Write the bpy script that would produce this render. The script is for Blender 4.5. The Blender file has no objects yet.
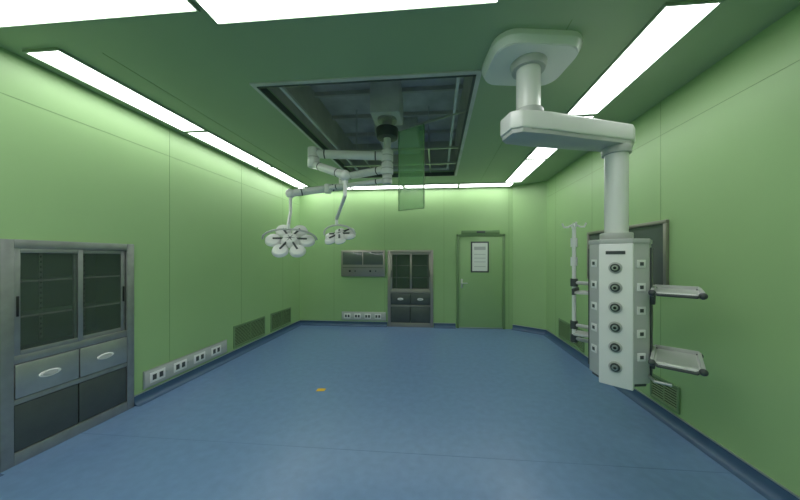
import bpy, bmesh, math, random
from mathutils import Vector, Matrix
random.seed(3)
XL,XR,YB,YF,HC,H=-3.10,2.15,6.10,-0.9,3.03,1.53
T=0.12
# ---------------------------------------------------------------- materials
def mat(name,col,rough=0.5,metal=0.0,emit=0,bump=0,noise=0,nscale=4,alpha=1,trans=0,ior=1.45,coat=0):
    m=bpy.data.materials.new(name); m.use_nodes=True
    nt=m.node_tree; b=nt.nodes['Principled BSDF']
    b.inputs['Base Color'].default_value=(*col,1)
    b.inputs['Roughness'].default_value=rough
    b.inputs['Metallic'].default_value=metal
    b.inputs['IOR'].default_value=ior
    b.inputs['Alpha'].default_value=alpha
    b.inputs['Transmission Weight'].default_value=trans
    b.inputs['Coat Weight'].default_value=coat
    if emit:
        b.inputs['Emission Color'].default_value=(*col,1); b.inputs['Emission Strength'].default_value=emit
    if noise or bump:
        tc=nt.nodes.new('ShaderNodeTexCoord'); n=nt.nodes.new('ShaderNodeTexNoise')
        n.inputs['Scale'].default_value=nscale; n.inputs['Detail'].default_value=5
        nt.links.new(tc.outputs['Object'],n.inputs['Vector'])
        if noise:
            r=nt.nodes.new('ShaderNodeValToRGB')
            r.color_ramp.elements[0].position=.3; r.color_ramp.elements[1].position=.7
            r.color_ramp.elements[0].color=(*[c*(1-noise) for c in col],1)
            r.color_ramp.elements[1].color=(*[min(1,c*(1+noise)) for c in col],1)
            nt.links.new(n.outputs['Fac'],r.inputs['Fac']); nt.links.new(r.outputs['Color'],b.inputs['Base Color'])
        if bump:
            bp=nt.nodes.new('ShaderNodeBump'); bp.inputs['Strength'].default_value=bump; bp.inputs['Distance'].default_value=.01
            nt.links.new(n.outputs['Fac'],bp.inputs['Height']); nt.links.new(bp.outputs['Normal'],b.inputs['Normal'])
    return m
M_wall=mat('green_wall_panel',(.325,.505,.235),.42,noise=.03,nscale=1.2,bump=.03)
M_ceil=mat('green_ceiling_panel',(.345,.455,.285),.45,noise=.03,nscale=1.2)
M_seam=mat('panel_seam',(.19,.31,.14),.6)
M_floor=mat('blue_vinyl_floor',(.135,.228,.405),.30,noise=.07,nscale=14)
M_cove=mat('blue_vinyl_skirting',(.05,.10,.19),.4,noise=.05,nscale=9)
M_seamf=mat('vinyl_weld',(.105,.18,.33),.5)
M_light=mat('light_diffuser',(.98,1,.99),.5,emit=6.7)
M_alu=mat('aluminium_trim',(.55,.57,.55),.35,.9)
M_ltrim=mat('light_frame_green',(.30,.40,.28),.5)
M_steel=mat('brushed_steel',(.34,.35,.35),.38,.7,noise=.08,nscale=14)
M_steelp=mat('steel_drawer',(.45,.46,.46),.36,.75,noise=.06,nscale=14)
M_steeld=mat('dark_steel',(.10,.115,.115),.42,.5,noise=.06,nscale=10)
M_brown=mat('bronze_frame',(.36,.33,.31),.35,.7)
M_inner=mat('cabinet_interior',(.13,.19,.145),.5,.2)
M_glass=mat('cabinet_glass',(.10,.14,.11),.06,alpha=.30)
M_shelfglass=mat('shelf_glass',(.4,.65,.5),.08,alpha=.4)
M_white=mat('white_enamel',(.80,.80,.80),.3,coat=.3)
M_grey=mat('light_grey_enamel',(.49,.50,.50),.35)
M_dgrey=mat('dark_grey_plastic',(.06,.07,.075),.4)
M_black=mat('black_plastic',(.015,.017,.018),.3)
M_dark=mat('recess_slab',(.50,.50,.50),.7,noise=.22,nscale=3)
M_side=mat('recess_side',(.46,.45,.42),.6,.0,noise=.12,nscale=4)
M_duct=mat('galvanised_duct',(.62,.62,.61),.5,.1,noise=.10,nscale=5)
M_perspex=mat('green_clear_panel',(.25,.52,.24),.1,alpha=.42)
M_door=mat('green_door_leaf',(.29,.455,.215),.35)
M_doorf=mat('door_frame_green',(.17,.28,.13),.4)
M_paper=mat('notice_paper',(.8,.82,.78),.6)
M_film=mat('viewer_glass',(.10,.12,.11),.08,coat=.6)
M_vent=mat('vent_green',(.17,.28,.14),.45)
M_ventd=mat('vent_dark',(.03,.055,.03),.8)
M_blue=mat('lens_blue',(.25,.45,.55),.15,coat=.6)
M_yellow=mat('yellow_tape',(.75,.45,.03),.6)
# ---------------------------------------------------------------- builder
class B:
    def __init__(s,name,M=None):
        s.name=name; s.M=M or Matrix.Identity(4); s.bm=bmesh.new(); s.mats=[]
    def mi(s,m):
        if m not in s.mats: s.mats.append(m)
        return s.mats.index(m)
    def add(s,tb,m,L=None,smooth=False):
        i=s.mi(m)
        if L is not None: bmesh.ops.transform(tb,matrix=L,verts=tb.verts)
        bmesh.ops.recalc_face_normals(tb,faces=tb.faces)
        for f in tb.faces: f.material_index=i; f.smooth=smooth
        me=bpy.data.meshes.new('t'); tb.to_mesh(me); tb.free(); s.bm.from_mesh(me); bpy.data.meshes.remove(me)
    def box(s,x0,x1,y0,y1,z0,z1,m,bev=0,L=None,seg=2):
        tb=bmesh.new(); bmesh.ops.create_cube(tb,size=1)
        bmesh.ops.scale(tb,vec=(abs(x1-x0),abs(y1-y0),abs(z1-z0)),verts=tb.verts)
        bmesh.ops.translate(tb,vec=((x0+x1)/2,(y0+y1)/2,(z0+z1)/2),verts=tb.verts)
        if bev: bmesh.ops.bevel(tb,geom=tb.edges[:],offset=bev,segments=seg,affect='EDGES',profile=.5)
        s.add(tb,m,L,smooth=bool(bev))
    def cyl(s,p0,p1,r,m,r2=None,n=24,L=None,bev=0):
        p0=Vector(p0);p1=Vector(p1);d=p1-p0
        tb=bmesh.new(); bmesh.ops.create_cone(tb,cap_ends=True,segments=n,radius1=r,radius2=r if r2 is None else r2,depth=d.length)
        if bev:
            ed=[e for e in tb.edges if abs(e.verts[0].co.z-e.verts[1].co.z)<1e-5 and len(e.link_faces)==2]
            bmesh.ops.bevel(tb,geom=ed,offset=bev,segments=2,affect='EDGES',profile=.5)
        q=Vector((0,0,1)).rotation_difference(d.normalized()).to_matrix().to_4x4()
        bmesh.ops.transform(tb,matrix=Matrix.Translation((p0+p1)/2)@q,verts=tb.verts)
        s.add(tb,m,L,True)
    def sph(s,c,r,m,sc=(1,1,1),L=None):
        tb=bmesh.new(); bmesh.ops.create_uvsphere(tb,u_segments=20,v_segments=12,radius=r)
        bmesh.ops.scale(tb,vec=sc,verts=tb.verts); bmesh.ops.translate(tb,vec=c,verts=tb.verts)
        s.add(tb,m,L,True)
    def tube(s,pts,r,m,n=12,L=None):
        for a,b in zip(pts[:-1],pts[1:]): s.cyl(a,b,r,m,n=n,L=L)
        for p in pts[1:-1]: s.sph(p,r,m,L=L)
    def prism(s,poly,z0,z1,m,bev=0,L=None,top=None):
        tb=bmesh.new()
        lo=[tb.verts.new((x,y,z0)) for x,y in poly]; hi=[tb.verts.new((x,y,z1)) for x,y in (top or poly)]
        tb.faces.new(lo); tb.faces.new(hi); k=len(poly)
        for i in range(k): tb.faces.new((lo[i],lo[(i+1)%k],hi[(i+1)%k],hi[i]))
        if bev: bmesh.ops.bevel(tb,geom=tb.edges[:],offset=bev,segments=2,affect='EDGES',profile=.5)
        s.add(tb,m,L,smooth=bool(bev))
    def done(s):
        me=bpy.data.meshes.new(s.name); s.bm.to_mesh(me); s.bm.free()
        for m in s.mats: me.materials.append(m)
        o=bpy.data.objects.new(s.name,me); bpy.context.scene.collection.objects.link(o); o.matrix_world=s.M
        try: me.set_sharp_from_angle(angle=math.radians(40))
        except Exception: pass
        return o
def place(x,y,z=0,rot=0): return Matrix.Translation((x,y,z))@Matrix.Rotation(math.radians(rot),4,'Z')
def slab(name,us,vs,holes,fn,m):
    """rectangular slab with rectangular holes; fn maps cell(u0,u1,v0,v1) -> box bounds"""
    b=B(name)
    U=sorted(set(list(us)+[h[0] for h in holes]+[h[1] for h in holes])); V=sorted(set(list(vs)+[h[2] for h in holes]+[h[3] for h in holes]))
    for u0,u1 in zip(U[:-1],U[1:]):
        for v0,v1 in zip(V[:-1],V[1:]):
            cu,cv=(u0+u1)/2,(v0+v1)/2
            if any(h[0]<cu<h[1] and h[2]<cv<h[3] for h in holes): continue
            b.box(*fn(u0,u1,v0,v1),m)
    return b.done()
def wall_pieces(name,u,v,h,fn):
    """wall built as four slabs around a recess opening h"""
    for i,(a,b_,c,d) in enumerate(((u[0],h[0],v[0],v[1]),(h[1],u[1],v[0],v[1]),(h[0],h[1],h[3],v[1]),(h[0],h[1],v[0],h[2]))):
        w=B(name if i==0 else name+'.%03d'%i); w.box(*fn(a,b_,c,d),M_wall); w.done()
# ---------------------------------------------------------------- room shell
CABL=(1.74,2.58,0.04,1.64)     # y0,y1,z0,z1 on left wall
CABB=(-1.06,-0.10,0.04,1.66)   # x0,x1 on back wall
HX0,HX1,HY0,HY1=-1.57,.32,2.32,5.15
fl=B('floor'); fl.box(XL-T,XR+T,YF-T,YB+T,-.1,0,M_floor)
fl.box(XL,XR,2.168,2.173,0,.0005,M_seamf)
fl.done()
slab('ceiling',(XL-T,XR+T),(YF-T,YB+T),[(HX0,HX1,HY0,HY1)],lambda a,b,c,d:(a,b,c,d,HC,HC+.08),M_ceil)
wall_pieces('wall_left',(YF-T,YB+T),(0,HC),CABL,lambda a,b,c,d:(XL-T,XL,a,b,c,d))
wall_pieces('wall_back',(XL,XR),(0,HC),CABB,lambda a,b,c,d:(a,b,YB,YB+T,c,d))
slab('wall_right',(YF-T,YB+T),(0,HC),[],lambda a,b,c,d:(XR,XR+T,a,b,c,d),M_wall)
slab('wall_front',(XL,XR),(0,HC),[],lambda a,b,c,d:(a,b,YF-T,YF,c,d),M_wall)
CHX,CHY=1.60,5.72
b=B('wall_corner'); b.prism([(CHX,YB),(XR,CHY),(XR,YB)],0,HC,M_wall); b.done()
def skirt(name,p0,p1,n):
    p0=Vector((*p0,0));p1=Vector((*p1,0));n=Vector((*n,0)).normalized()
    b=B(name); tb=bmesh.new()
    prof=[(0,0),(.075,0.001),(.045,.006),(.022,.02),(.010,.045),(.008,.095),(0,.095)]
    A=[tb.verts.new(p0+n*d+Vector((0,0,z))) for d,z in prof]; C=[tb.verts.new(p1+n*d+Vector((0,0,z))) for d,z in prof]
    k=len(prof)
    for i in range(k): tb.faces.new((A[i],A[(i+1)%k],C[(i+1)%k],C[i]))
    tb.faces.new(A); tb.faces.new(C)
    b.add(tb,M_cove,smooth=False)
    tb=bmesh.new()
    vs=[]
    for p in (p0,p1):
        for q,z in ((0,.095),(.011,.095),(.011,.105),(0,.105)): vs.append(tb.verts.new(p+n*q+Vector((0,0,z))))
    for i in range(4): tb.faces.new((vs[i],vs[(i+1)%4],vs[4+(i+1)%4],vs[4+i]))
    b.add(tb,M_alu)
    b.done()
skirt('baseboard_left',(XL,YF),(XL,CABL[0]-.03),(1,0))
skirt('baseboard_left.001',(XL,CABL[1]+.03),(XL,YB),(1,0))
skirt('baseboard_right',(XR,YF),(XR,CHY),(-1,0))
skirt('baseboard_back',(XL,YB),(CABB[0]-.03,YB),(0,-1))
skirt('baseboard_back.001',(CABB[1]+.03,YB),(.40,YB),(0,-1))
skirt('baseboard_corner',(CHX,YB),(XR,CHY),(-(YB-CHY),-(XR-CHX)))
# panel seams
b=B('trim_left')
for y in (.6,3.0,4.2,5.4): b.box(XL,XL+.0015,y-.0015,y+.0015,.105,HC,M_seam)
b.box(XL,XL+.0015,YF,YB,2.70,2.704,M_seam); b.done()
b=B('trim_right')
for y in (.6,1.75,2.9,4.1,5.3): b.box(XR-.0015,XR,y-.0015,y+.0015,.105,HC,M_seam)
b.box(XR-.0015,XR,YF,CHY,2.70,2.704,M_seam); b.done()
b=B('trim_back')
for x in (-2.3,-1.15,.15,1.52): b.box(x-.0025,x+.0025,YB-.0015,YB,.105,HC,M_seam)
b.done()
b=B('trim_ceiling')
for x in (-2.45,.85): b.box(x-.0025,x+.0025,1.85,YB-.5,HC-.0015,HC,M_seam)
b.done()
# ---------------------------------------------------------------- ceiling light panels
def panel(x0,x1,y0,y1):
    b=B('ceiling_light_panel'); z=HC; g=.012
    b.box(x0,x1,y0,y1,z-.008,z-.0002,M_ltrim)
    for q in ((x0,x1,y0,y0+g),(x0,x1,y1-g,y1),(x0,x0+g,y0+g,y1-g),(x1-g,x1,y0+g,y1-g)): b.box(*q,z-.018,z-.008,M_ltrim)
    b.box(x0+g,x1-g,y0+g,y1-g,z-.012,z-.006,M_light); b.done()
for x0,x1,y0 in ((-2.99,-2.70,1.76),(1.34,1.66,1.76)):
    n=3; L=(5.72-y0)/n
    for i in range(n): panel(x0,x1,y0+L*i+.012,y0+L*(i+1)-.012)
panel(-3.0,-1.43,1.26,1.58); panel(-1.40,.36,1.36,1.68)
xs=[-3.0,-1.85,-.70,.45,1.55]
for a,c in zip(xs[:-1],xs[1:]): panel(a+.01,c-.01,5.76,6.04)
xs=[-2.6,-1.2,.2,1.6]
for a,c in zip(xs[:-1],xs[1:]): panel(a,c-.02,-.55,-.25)  # added row behind the camera, unseen, to even out near walls and ceiling
for a,c in zip(xs[:-1],xs[1:]): panel(a,c-.02,.25,.55)  # second added row, overhead and out of view, also fill light
# ---------------------------------------------------------------- ceiling recess (plenum)
b=B('ceiling_recess'); z1=HC+.62;t=.02
b.box(HX0-.1,HX1+.1,HY0-.1,HY1+.1,z1,z1+t,M_dark)
z0=HC+.08
b.box(HX0-.02,HX0,HY0-.02,HY1+.02,z0,z1,M_side); b.box(HX1,HX1+.02,HY0-.02,HY1+.02,z0,z1,M_side)
b.box(HX0,HX1,HY0-.02,HY0,z0,z1,M_side); b.box(HX0,HX1,HY1,HY1+.02,z0,z1,M_side)
w=.04
for (x0,x1,y0,y1) in ((HX0-w,HX1+w,HY0-w,HY0),(HX0-w,HX1+w,HY1,HY1+w),(HX0-w,HX0,HY0,HY1),(HX1,HX1+w,HY0,HY1)):
    b.box(x0,x1,y0,y1,HC-.012,HC-.0005,M_duct)
for (x0,x1,y0,y1) in ((HX0,HX1,HY0,HY0+.012),(HX0,HX1,HY1-.012,HY1),(HX0,HX0+.012,HY0,HY1),(HX1-.012,HX1,HY0,HY1)):
    b.box(x0,x1,y0,y1,HC-.02,HC+.05,M_steeld)
for (x0,x1,y0,y1) in ((HX0+.10,HX1-.1,HY1-.14,HY1-.10),(HX0+.12,HX0+.15,HY0+.02,HY1-.1),(HX1-.15,HX1-.12,HY0+.02,HY1-.1)):
    b.box(x0,x1,y0,y1,HC+.06,HC+.09,M_duct)
b.box(-.95,-.30,4.2,HY1,HC+.40,z1,M_duct,.01)
b.box(-.80,-.44,3.28,3.64,HC+.22,z1,M_duct,.012)      # mounting box of the surgical light
for y in (3.95,4.6): b.box(HX0,HX1,y-.014,y+.014,HC+.02,HC+.045,M_alu)
for x in (-1.15,-.12): b.box(x-.010,x+.010,3.95,HY1,HC+.046,HC+.07,M_alu)
for x in (-1.15,-.12):
    for y in (3.95,4.6): b.cyl((x,y,HC+.06),(x,y,z1),.006,M_alu,n=8)
for y in (2.9,3.5,4.1,4.7): b.box(HX0,HX1,y-.02,y+.02,z1-.05,z1,M_side)   # slab ribs
b.done()
# ---------------------------------------------------------------- instrument cabinets
def cabinet(name,M,W,Ht,frame,doorm,drawer_m):
    b=B(name,M); D=.38; f=.045; e=.003
    za,zb,zc_,zd=.40,.44,.70,.76
    b.box(e,W-e,D-.015,D,0,Ht-e,M_inner); b.box(e,.02,0,D,0,Ht-e,M_inner); b.box(W-.02,W-e,0,D,0,Ht-e,M_inner)
    b.box(.02,W-.02,0,D,Ht-.02,Ht-e,M_inner); b.box(.02,W-.02,.03,D,zd-.03,zd-.01,M_inner); b.box(.02,W-.02,.03,D,.0,.02,M_inner)
    y0=-.022
    b.box(-.02,f,y0,-.001,-.04,Ht+.02,frame,.003); b.box(W-f,W+.02,y0,-.001,-.04,Ht+.02,frame,.003)
    b.box(f,W-f,y0,-.001,Ht-f,Ht+.02,frame,.003); b.box(f,W-f,y0,-.001,-.04,.05,frame,.003)
    b.box(f,W-f,y0+.004,.01,za,zb,frame,.002); b.box(f,W-f,y0+.004,.01,zc_,zd,frame,.002)
    c=W/2
    for x0,x1 in ((f,c),(c,W-f)):
        b.box(x0+.004,x1-.004,y0+.006,.0,.055,za-.005,doorm,.004)
    for x0,x1 in ((f,c),(c,W-f)):
        b.box(x0+.004,x1-.004,y0-.003,.0,zb+.005,zc_-.005,drawer_m,.005)
        m=(x0+x1)/2; L=Matrix.Translation((m,y0-.004,(zb+zc_)/2))@Matrix.Diagonal((1,1,.42,1))
        b.cyl((0,-.006,0),(0,.004,0),.065,M_white,n=28,L=L,bev=.003); b.cyl((0,-.009,0),(0,-.005,0),.045,M_grey,n=28,L=L)
    for k,(x0,x1) in enumerate(((f,c+.03),(c-.02,W-f))):
        yy=-.016+.018*k; g=.035
        b.box(x0,x0+g,yy,yy+.016,zd,Ht-f,frame,.002); b.box(x1-g,x1,yy,yy+.016,zd,Ht-f,frame,.002)
        b.box(x0+g,x1-g,yy,yy+.016,zd,zd+g,frame,.002); b.box(x0+g,x1-g,yy,yy+.016,Ht-f-g,Ht-f,frame,.002)
        b.box(x0+g,x1-g,yy+.006,yy+.010,zd+g,Ht-f-g,M_glass)
        hx=(x0+.012) if k==0 else (x1-.024)
        b.box(hx,hx+.012,yy-.008,yy,1.05,1.2,M_black,.002)
    for z in (1.03,1.30):
        b.box(.025,W-.025,.05,D-.03,z,z+.008,M_shelfglass); b.box(.025,W-.025,.05,.055,z-.003,z+.010,M_side)
    for x in (.12,W/2,W-.12):
        b.box(x-.012,x+.012,D-.022,D-.016,zd+.02,Ht-.05,M_steel)
        for i in range(16): b.box(x-.004,x+.004,D-.024,D-.021,zd+.05+i*.045,zd+.065+i*.045,M_black)
    b.done()
cabinet('instrument_cabinet',place(XL,CABL[0],CABL[2],90),CABL[1]-CABL[0],CABL[3]-CABL[2],M_steel,M_steeld,M_steelp)
cabinet('medicine_cabinet',place(CABB[0],YB,CABB[2],0),CABB[1]-CABB[0],CABB[3]-CABB[2],M_brown,M_steeld,M_steeld)
# ---------------------------------------------------------------- socket strips
def sockets(M,W,h=.19,n=4):
    b=B('socket_outlet_panel',M)
    b.box(0,W,-.012,0,0,h,M_steelp,.003); b.box(.012,W-.012,-.016,-.01,.012,h-.012,M_grey,.002)
    s=(W-.08)/n
    for i in range(n):
        x=.04+s*i; a=min(s*.62,.2)
        b.box(x+.02,x+.02+a,-.022,-.014,.04,h-.04,M_white,.003)
        for q in (.28,.72):
            cx_=x+.02+a*q; zz=h/2
            b.box(cx_-.022,cx_+.022,-.0235,-.020,zz-.03,zz+.03,M_dgrey,.002)
        b.cyl((x+.02+a+.03,-.022,h/2),(x+.02+a+.03,-.014,h/2),.013,M_alu,n=14)
    b.done()
sockets(place(XL,2.70,.125,90),1.18)
sockets(place(-2.12,YB,.125,0),1.0)
# ---------------------------------------------------------------- vents
def vent(M,W,h):
    b=B('wall_vent_grille',M); f=.025
    b.box(f,W-f,-.004,0,f,h-f,M_ventd)
    b.box(0,W,-.014,0,0,f,M_vent,.002); b.box(0,W,-.014,0,h-f,h,M_vent,.002)
    b.box(0,f,-.014,0,f,h-f,M_vent,.002); b.box(W-f,W,-.014,0,f,h-f,M_vent,.002)
    n=int((h-2*f)/.022)
    for i in range(n):
        z=f+(i+.5)*(h-2*f)/n
        L=Matrix.Translation((W/2,-.007,z))@Matrix.Rotation(math.radians(35),4,'X')
        b.box(-W/2+f,W/2-f,-.008,.006,-.001,.001,M_vent,L=L)
    b.box(W/2-.005,W/2+.005,-.013,0,f,h-f,M_vent)
    b.done()
vent(place(XL,4.02,.13,90),.78,.34)
vent(place(XL,4.98,.13,90),.72,.34)
vent(place(XR,5.15,.13,-90),.85,.32)
vent(place(XR,3.02,.13,-90),.34,.24)
# ---------------------------------------------------------------- film viewer (back) / display panel (right)
def viewer(name,M,W,h,frame,n):
    b=B(name,M); f=.035
    b.box(0,W,-.03,0,0,f,frame,.004); b.box(0,W,-.03,0,h-f,h,frame,.004); b.box(0,f,-.03,0,f,h-f,frame,.004); b.box(W-f,W,-.03,0,f,h-f,frame,.004)
    b.box(f,W-f,-.012,0,f,h-f,M_film)
    for i in range(1,n): 
        x=f+(W-2*f)*i/n; b.box(x-.012,x+.012,-.02,0,f,h-f,frame,.002)
    b.done()
b=B('film_viewer_box',place(-2.12,YB,1.10))
b.box(0,.98,-.05,-.001,0,.58,M_brown,.006)
for i in range(2):
    b.box(.04+.46*i,.04+.44+.46*i,-.055,-.045,.26,.54,M_film,.004)
    b.cyl((.2+.46*i,-.06,.12),(.2+.46*i,-.045,.12),.022,M_black,n=16); b.cyl((.32+.46*i,-.06,.12),(.32+.46*i,-.045,.12),.016,M_dgrey,n=16)
b.box(.04,.94,-.054,-.046,.19,.20,M_dgrey)
b.done()
viewer('wall_display_panel',place(XR,4.18,1.22,-90),1.38,.66,M_brown,2)
# ---------------------------------------------------------------- door
b=B('door_1',place(.42,YB))
W_,Hd=1.02,2.02
b.box(0,.05,-.03,-.001,0,Hd,M_doorf,.004); b.box(W_-.05,W_,-.03,-.001,0,Hd,M_doorf,.004); b.box(0,W_,-.03,-.001,Hd-.05,Hd,M_doorf,.004)
b.box(.055,W_-.055,-.02,-.001,.012,Hd-.055,M_door,.003)
b.box(.055,W_-.055,-.022,-.018,.012,.03,M_alu)
b.box(.30,.68,-.030,-.018,1.20,1.86,M_dgrey,.004); b.box(.33,.65,-.033,-.028,1.23,1.83,M_paper)
for z in (1.32,1.42,1.50,1.58): b.box(.37,.61,-.034,-.0325,z,z+.012,M_grey)
b.box(.37,.61,-.034,-.0325,1.68,1.75,M_grey)
b.box(.09,.13,-.026,-.018,.86,1.06,M_alu,.003); b.cyl((.11,-.026,.97),(.11,-.06,.97),.01,M_alu); b.cyl((.11,-.055,.97),(.23,-.055,.97),.009,M_alu)
b.box(.1,.9,-.05,-.001,2.02,2.10,M_doorf,.006); b.box(.42,.6,-.053,-.045,2.04,2.08,M_dgrey,.002)
b.done()
# ---------------------------------------------------------------- ceiling pendant
b=B('ceiling_supply_pendant')
def rrect(hx,hy,r,n=5):
    p=[]
    for cx_,cy_,a0 in ((hx-r,-hy+r,-90),(hx-r,hy-r,0),(-hx+r,hy-r,90),(-hx+r,-hy+r,180)):
        for i in range(n+1):
            a=math.radians(a0+90*i/n); p.append((cx_+r*math.cos(a),cy_+r*math.sin(a)))
    return p
hx,hy=.315,.25
L=place(.68,2.16,0,8)
b.prism(rrect(hx*.93,hy*.93,.13),HC-.08,HC-.035,M_white,0,L=L,top=rrect(hx,hy,.14)); b.prism(rrect(hx,hy,.14),HC-.036,HC-.0003,M_white,0,L=L)
b.prism(rrect(hx*.90,hy*.90,.12),HC-.084,HC-.079,M_white,0,L=L)
A=Vector((.67,2.13)); Cc=Vector((1.42,2.36))
b.cyl((A.x,A.y,HC-.13),(A.x,A.y,HC-.08),.115,M_grey,r2=.13,n=36)
b.cyl((A.x,A.y,2.55),(A.x,A.y,HC-.08),.085,M_white,n=36); b.cyl((A.x,A.y,2.555),(A.x,A.y,2.60),.105,M_grey,n=36,bev=.006)
d=(Cc-A); ang=math.degrees(math.atan2(d.y,d.x)); La=d.length
L=place(A.x,A.y,0,ang)
pl=[(-.19,-.07),(-.13,-.12),(.1,-.125),(La+.05,-.10),(La+.13,-.05),(La+.13,.05),(La+.05,.10),(.1,.125),(-.13,.12),(-.19,.07)]
b.prism(pl,2.425,2.55,M_white,.014,L=L)
pl2=[(x*.97+.01,y*.93) for x,y in pl]
b.prism(pl2,2.395,2.43,M_grey,.004,L=L)
b.box(.52,.72,-.1195,-.108,2.475,2.50,M_dgrey,L=L@Matrix.Rotation(math.radians(1.8),4,'Z'))
b.cyl((Cc.x,Cc.y,2.34),(Cc.x,Cc.y,2.40),.10,M_grey,n=36,bev=.005)
b.cyl((Cc.x,Cc.y,1.66),(Cc.x,Cc.y,2.36),.080,M_white,n=36)
b.cyl((Cc.x,Cc.y,1.665),(Cc.x,Cc.y,1.72),.11,M_grey,n=36,bev=.008)
L=place(Cc.x+.02,Cc.y,0,-38)
bw=.190;fb=-.17
pr=[(-.10,fb),(.10,fb),(bw,-.07),(bw,.15),(-bw,.15),(-bw,-.07)]
b.prism(pr,.60,1.655,M_grey,.012,L=L)
pr2=[(-.105,fb-.012),(.105,fb-.012),(.11,fb+.03),(-.11,fb+.03)]
b.prism(pr2,.56,1.63,M_white,.008,L=L)
b.prism([(x*1.03,y*1.03) for x,y in pr],1.63,1.665,M_grey,.006,L=L)
b.prism([(x*.9,y*.9) for x,y in pr],.575,.61,M_dgrey,.006,L=L)
for sx in (-1,1): b.box(sx*(bw+.006)-.005,sx*(bw+.006)+.005,-.05,.13,.64,1.6,M_dgrey,.003,L=L)
for i in range(6):
    z=.71+i*.148; y=fb-.012
    b.cyl((0,y+.002,z),(0,y-.010,z),.043,M_grey,n=28,L=L,bev=.003); b.cyl((0,y-.008,z),(0,y-.022,z),.031,M_dgrey,n=24,L=L,bev=.002)
    b.cyl((0,y-.02,z),(0,y-.034,z),.019,M_alu,n=20,L=L); b.sph((0,y-.034,z),.011,M_black,L=L)
b.box(-.06,.06,fb-.0165,fb-.011,1.55,1.575,M_dgrey,L=L)
for sgn in (-1,1):
  for i in range(5):
    z=.80+i*.17
    Ls=L@Matrix.Translation((sgn*.145,-.120,z))@Matrix.Rotation(math.radians(sgn*48),4,'Z')
    b.box(-.032,.032,-.006,.004,-.03,.03,M_white,.002,L=Ls); b.box(-.014,.014,-.008,-.003,-.013,.013,M_dgrey,L=Ls)
for z,y0,y1 in ((.80,-.24,.16),(1.27,-.20,.16)):
    x0,x1=bw+.02,bw+.265
    b.box(x0,x1,y0,y1,z,z+.018,M_white,.004,L=L); b.box(x0+.02,x1-.02,y0+.02,y1-.02,z+.018,z+.021,M_grey,L=L)
    for xx in (x0,x1): b.box(xx-.010,xx+.010,y0,y1,z-.012,z+.038,M_grey,.004,L=L)
    b.box(x0,x1,y1-.01,y1,z,z+.045,M_grey,.003,L=L)
    b.tube([(x0+.02,y0,z+.005),(x0+.03,y0-.03,z+.005),(x1-.03,y0-.03,z+.005),(x1-.02,y0,z+.005)],.010,M_dgrey,L=L)
    for xx in (x0,x1): b.sph((xx,y0,z+.012),.022,M_dgrey,L=L); b.sph((xx,y1,z+.012),.022,M_dgrey,L=L)
    b.box(bw-.01,x0+.01,-.05,.05,z-.09,z+.02,M_dgrey,.005,L=L)
b.tube([(bw-.02,-.02,.66),(bw+.03,-.16,.66),(bw+.12,-.16,.66)],.010,M_alu,L=L)
px,py=-.34,.10
b.cyl((px,py,.76),(px,py,1.80),.017,M_white,n=16,L=L); b.cyl((px,py,1.2),(px,py,1.84),.010,M_alu,n=16,L=L)
for z in (.80,.92,1.30): b.tube([(-bw+.01,.05,z),(px,py,z)],.016,M_grey,L=L); b.cyl((px,py,z-.035),(px,py,z+.035),.030,M_dgrey,L=L)
for a in range(4):
    q=math.pi/2*a+.4; dx,dy=math.cos(q),math.sin(q)
    b.tube([(px,py,1.83),(px+dx*.05,py+dy*.05,1.80),(px+dx*.08,py+dy*.08,1.80),(px+dx*.095,py+dy*.095,1.835)],.008,M_white,n=8,L=L)
for z in (1.45,1.62): b.cyl((px,py,z),(px,py,z+.08),.028,M_white,L=L)
b.box(-bw-.12,-bw-.01,-.06,.10,1.215,1.235,M_grey,.004,L=L); b.box(-bw-.13,-bw-.11,-.07,.11,1.205,1.26,M_dgrey,.004,L=L)
b.box(-bw-.12,-bw-.01,-.06,.08,.86,.88,M_grey,.004,L=L)
b.done()
# ---------------------------------------------------------------- surgical light
b=B('surgical_light'); hb=Vector((-.62,3.46))
b.cyl((hb.x,hb.y,HC+.19),(hb.x,hb.y,HC+.2195),.12,M_steelp,n=28)
b.cyl((hb.x,hb.y,HC+.10),(hb.x,hb.y,HC+.20),.06,M_steelp,n=28)
b.cyl((hb.x,hb.y,HC-.02),(hb.x,hb.y,HC+.10),.13,M_dgrey,r2=.14,n=36,bev=.01)
b.cyl((hb.x,hb.y,2.56),(hb.x,hb.y,HC),.045,M_white,n=28)
def arm(p0,p1,r=.038,m=M_white):
    b.cyl(p0,p1,r,m,n=24,bev=.008)
    p0=Vector(p0);p1=Vector(p1); d=(p1-p0).normalized()
    b.cyl(p1-d*.14,p1-d*.125,r*1.04,M_dgrey,n=24); b.cyl(p0+d*.14,p0+d*.155,r*1.04,M_dgrey,n=24)
def hubz(p,z0,z1,r=.062):
    b.cyl((p[0],p[1],z0),(p[0],p[1],z1),r,M_white,n=28,bev=.012)
    m=(z0+z1)/2; b.cyl((p[0],p[1],m-.005),(p[0],p[1],m+.005),r*1.02,M_grey,n=28)
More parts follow.
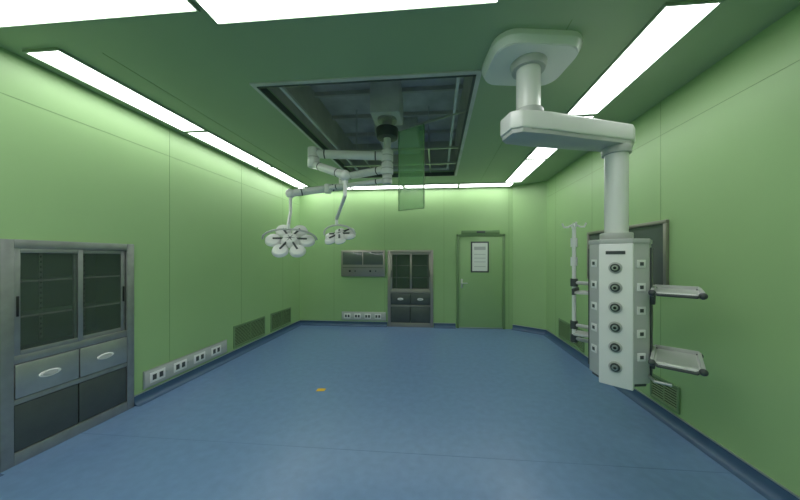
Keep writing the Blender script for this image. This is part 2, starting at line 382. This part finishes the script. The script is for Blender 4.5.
def head(c,R,tilt,az):
    Lh=Matrix.Translation(c)@Matrix.Rotation(math.radians(az),4,'Z')@Matrix.Rotation(math.radians(tilt),4,'X')
    b.cyl((0,0,-.02),(0,0,.05),R*.40,M_white,r2=R*.28,n=32,L=Lh,bev=.01)
    b.cyl((0,0,-.03),(0,0,-.018),R*.30,M_blue,n=32,L=Lh)
    for i in range(6):
        a=math.pi/3*i; x,y=math.cos(a)*R*.66,math.sin(a)*R*.66
        b.cyl((x,y,-.02),(x,y,.03),R*.335,M_white,r2=R*.27,n=28,L=Lh,bev=.01)
        b.cyl((x,y,-.028),(x,y,-.018),R*.27,M_blue,n=28,L=Lh)
        b.tube([(0,0,.04),(x,y,.034)],.012,M_dgrey,L=Lh)
        for k in range(6):
            t=math.pi/3*k; b.cyl((x+math.cos(t)*R*.16,y+math.sin(t)*R*.16,-.032),(x+math.cos(t)*R*.16,y+math.sin(t)*R*.16,-.027),R*.06,M_white,n=12,L=Lh)
    b.cyl((0,0,-.10),(0,0,-.03),.018,M_dgrey,n=16,L=Lh)
    arc=[(R*1.05*math.cos(math.pi*i/10),0,.02+R*.6*math.sin(math.pi*i/10)) for i in range(11)]
    b.tube(arc,.012,M_grey,L=Lh)
    return Lh@Vector((0,0,.02+R*.6))
hubz(hb,2.72,2.86,.075); J1=(-1.50,3.30)
arm((hb.x,hb.y,2.79),(J1[0],J1[1],2.79),.052); hubz(J1,2.62,2.86,.07)
E1=(-1.00,2.98,2.42); arm((J1[0],J1[1],2.66),E1,.047); b.sph(E1,.06,M_white)
hubz(hb,2.56,2.70,.075); J2=(-1.28,3.75)
arm((hb.x,hb.y,2.63),(J2[0],J2[1],2.63),.048); hubz(J2,2.46,2.70)
E2=(-1.86,3.42,2.34); arm((J2[0],J2[1],2.50),E2,.046); b.sph(E2,.06,M_white)
t=head(Vector((-1.84,3.38,1.74)),.30,50,20)
b.tube([E2,(E2[0],E2[1],2.10),(t.x,t.y,t.z+.05),(t.x,t.y,t.z)],.020,M_white)
t=head(Vector((-1.24,3.50,1.80)),.22,30,-14)
b.tube([E1,(E1[0],E1[1],2.2),(t.x,t.y,t.z+.08),(t.x,t.y,t.z)],.020,M_white)
hubz(hb,2.44,2.56,.06); arm((hb.x,hb.y,2.49),(-1.45,3.62,2.45),.030)
b.cyl((-1.45,3.62,2.38),(-1.45,3.62,2.5),.045,M_white,bev=.008)
b.done()
b=B('hanging_clear_panel',place(-.31,3.34,0,-28))
b.box(-.18,.18,-.004,.004,2.10,HC+.045,M_perspex)
for s_ in (-1,1): b.box(s_*.18-.005,s_*.18+.005,-.006,.006,2.10,HC+.05,M_vent)
b.box(-.18,.18,-.006,.006,2.095,2.105,M_vent)
b.box(-.02,.7,-.008,.008,HC+.045,HC+.07,M_alu)
b.done()
b=B('floor_tape_marker',place(-1.33,3.12,0,12)); b.prism([(-.05,-.03),(.04,-.035),(.055,.02),(.0,.035),(-.04,.03)],.0008,.003,M_yellow); b.box(-.02,.03,-.01,.012,.003,.005,M_yellow); b.done()
# ---------------------------------------------------------------- world, camera
w=bpy.data.worlds.new('World'); bpy.context.scene.world=w; w.use_nodes=True
w.node_tree.nodes['Background'].inputs[0].default_value=(.5,.6,.55,1); w.node_tree.nodes['Background'].inputs[1].default_value=.05
cam=bpy.data.cameras.new('camera'); co=bpy.data.objects.new('camera',cam); bpy.context.scene.collection.objects.link(co)
co.location=(0,0,H); co.rotation_euler=(math.radians(90),0,math.radians(5))
cam.sensor_width=36; cam.lens=280/800*36; cam.shift_x=-12.5/800; cam.shift_y=7/800; cam.clip_start=.02
bpy.context.scene.camera=co
sc=bpy.context.scene
try:
    sc.view_settings.view_transform='Standard'; sc.view_settings.look='None'; sc.view_settings.exposure=0
except Exception as e: print(e)
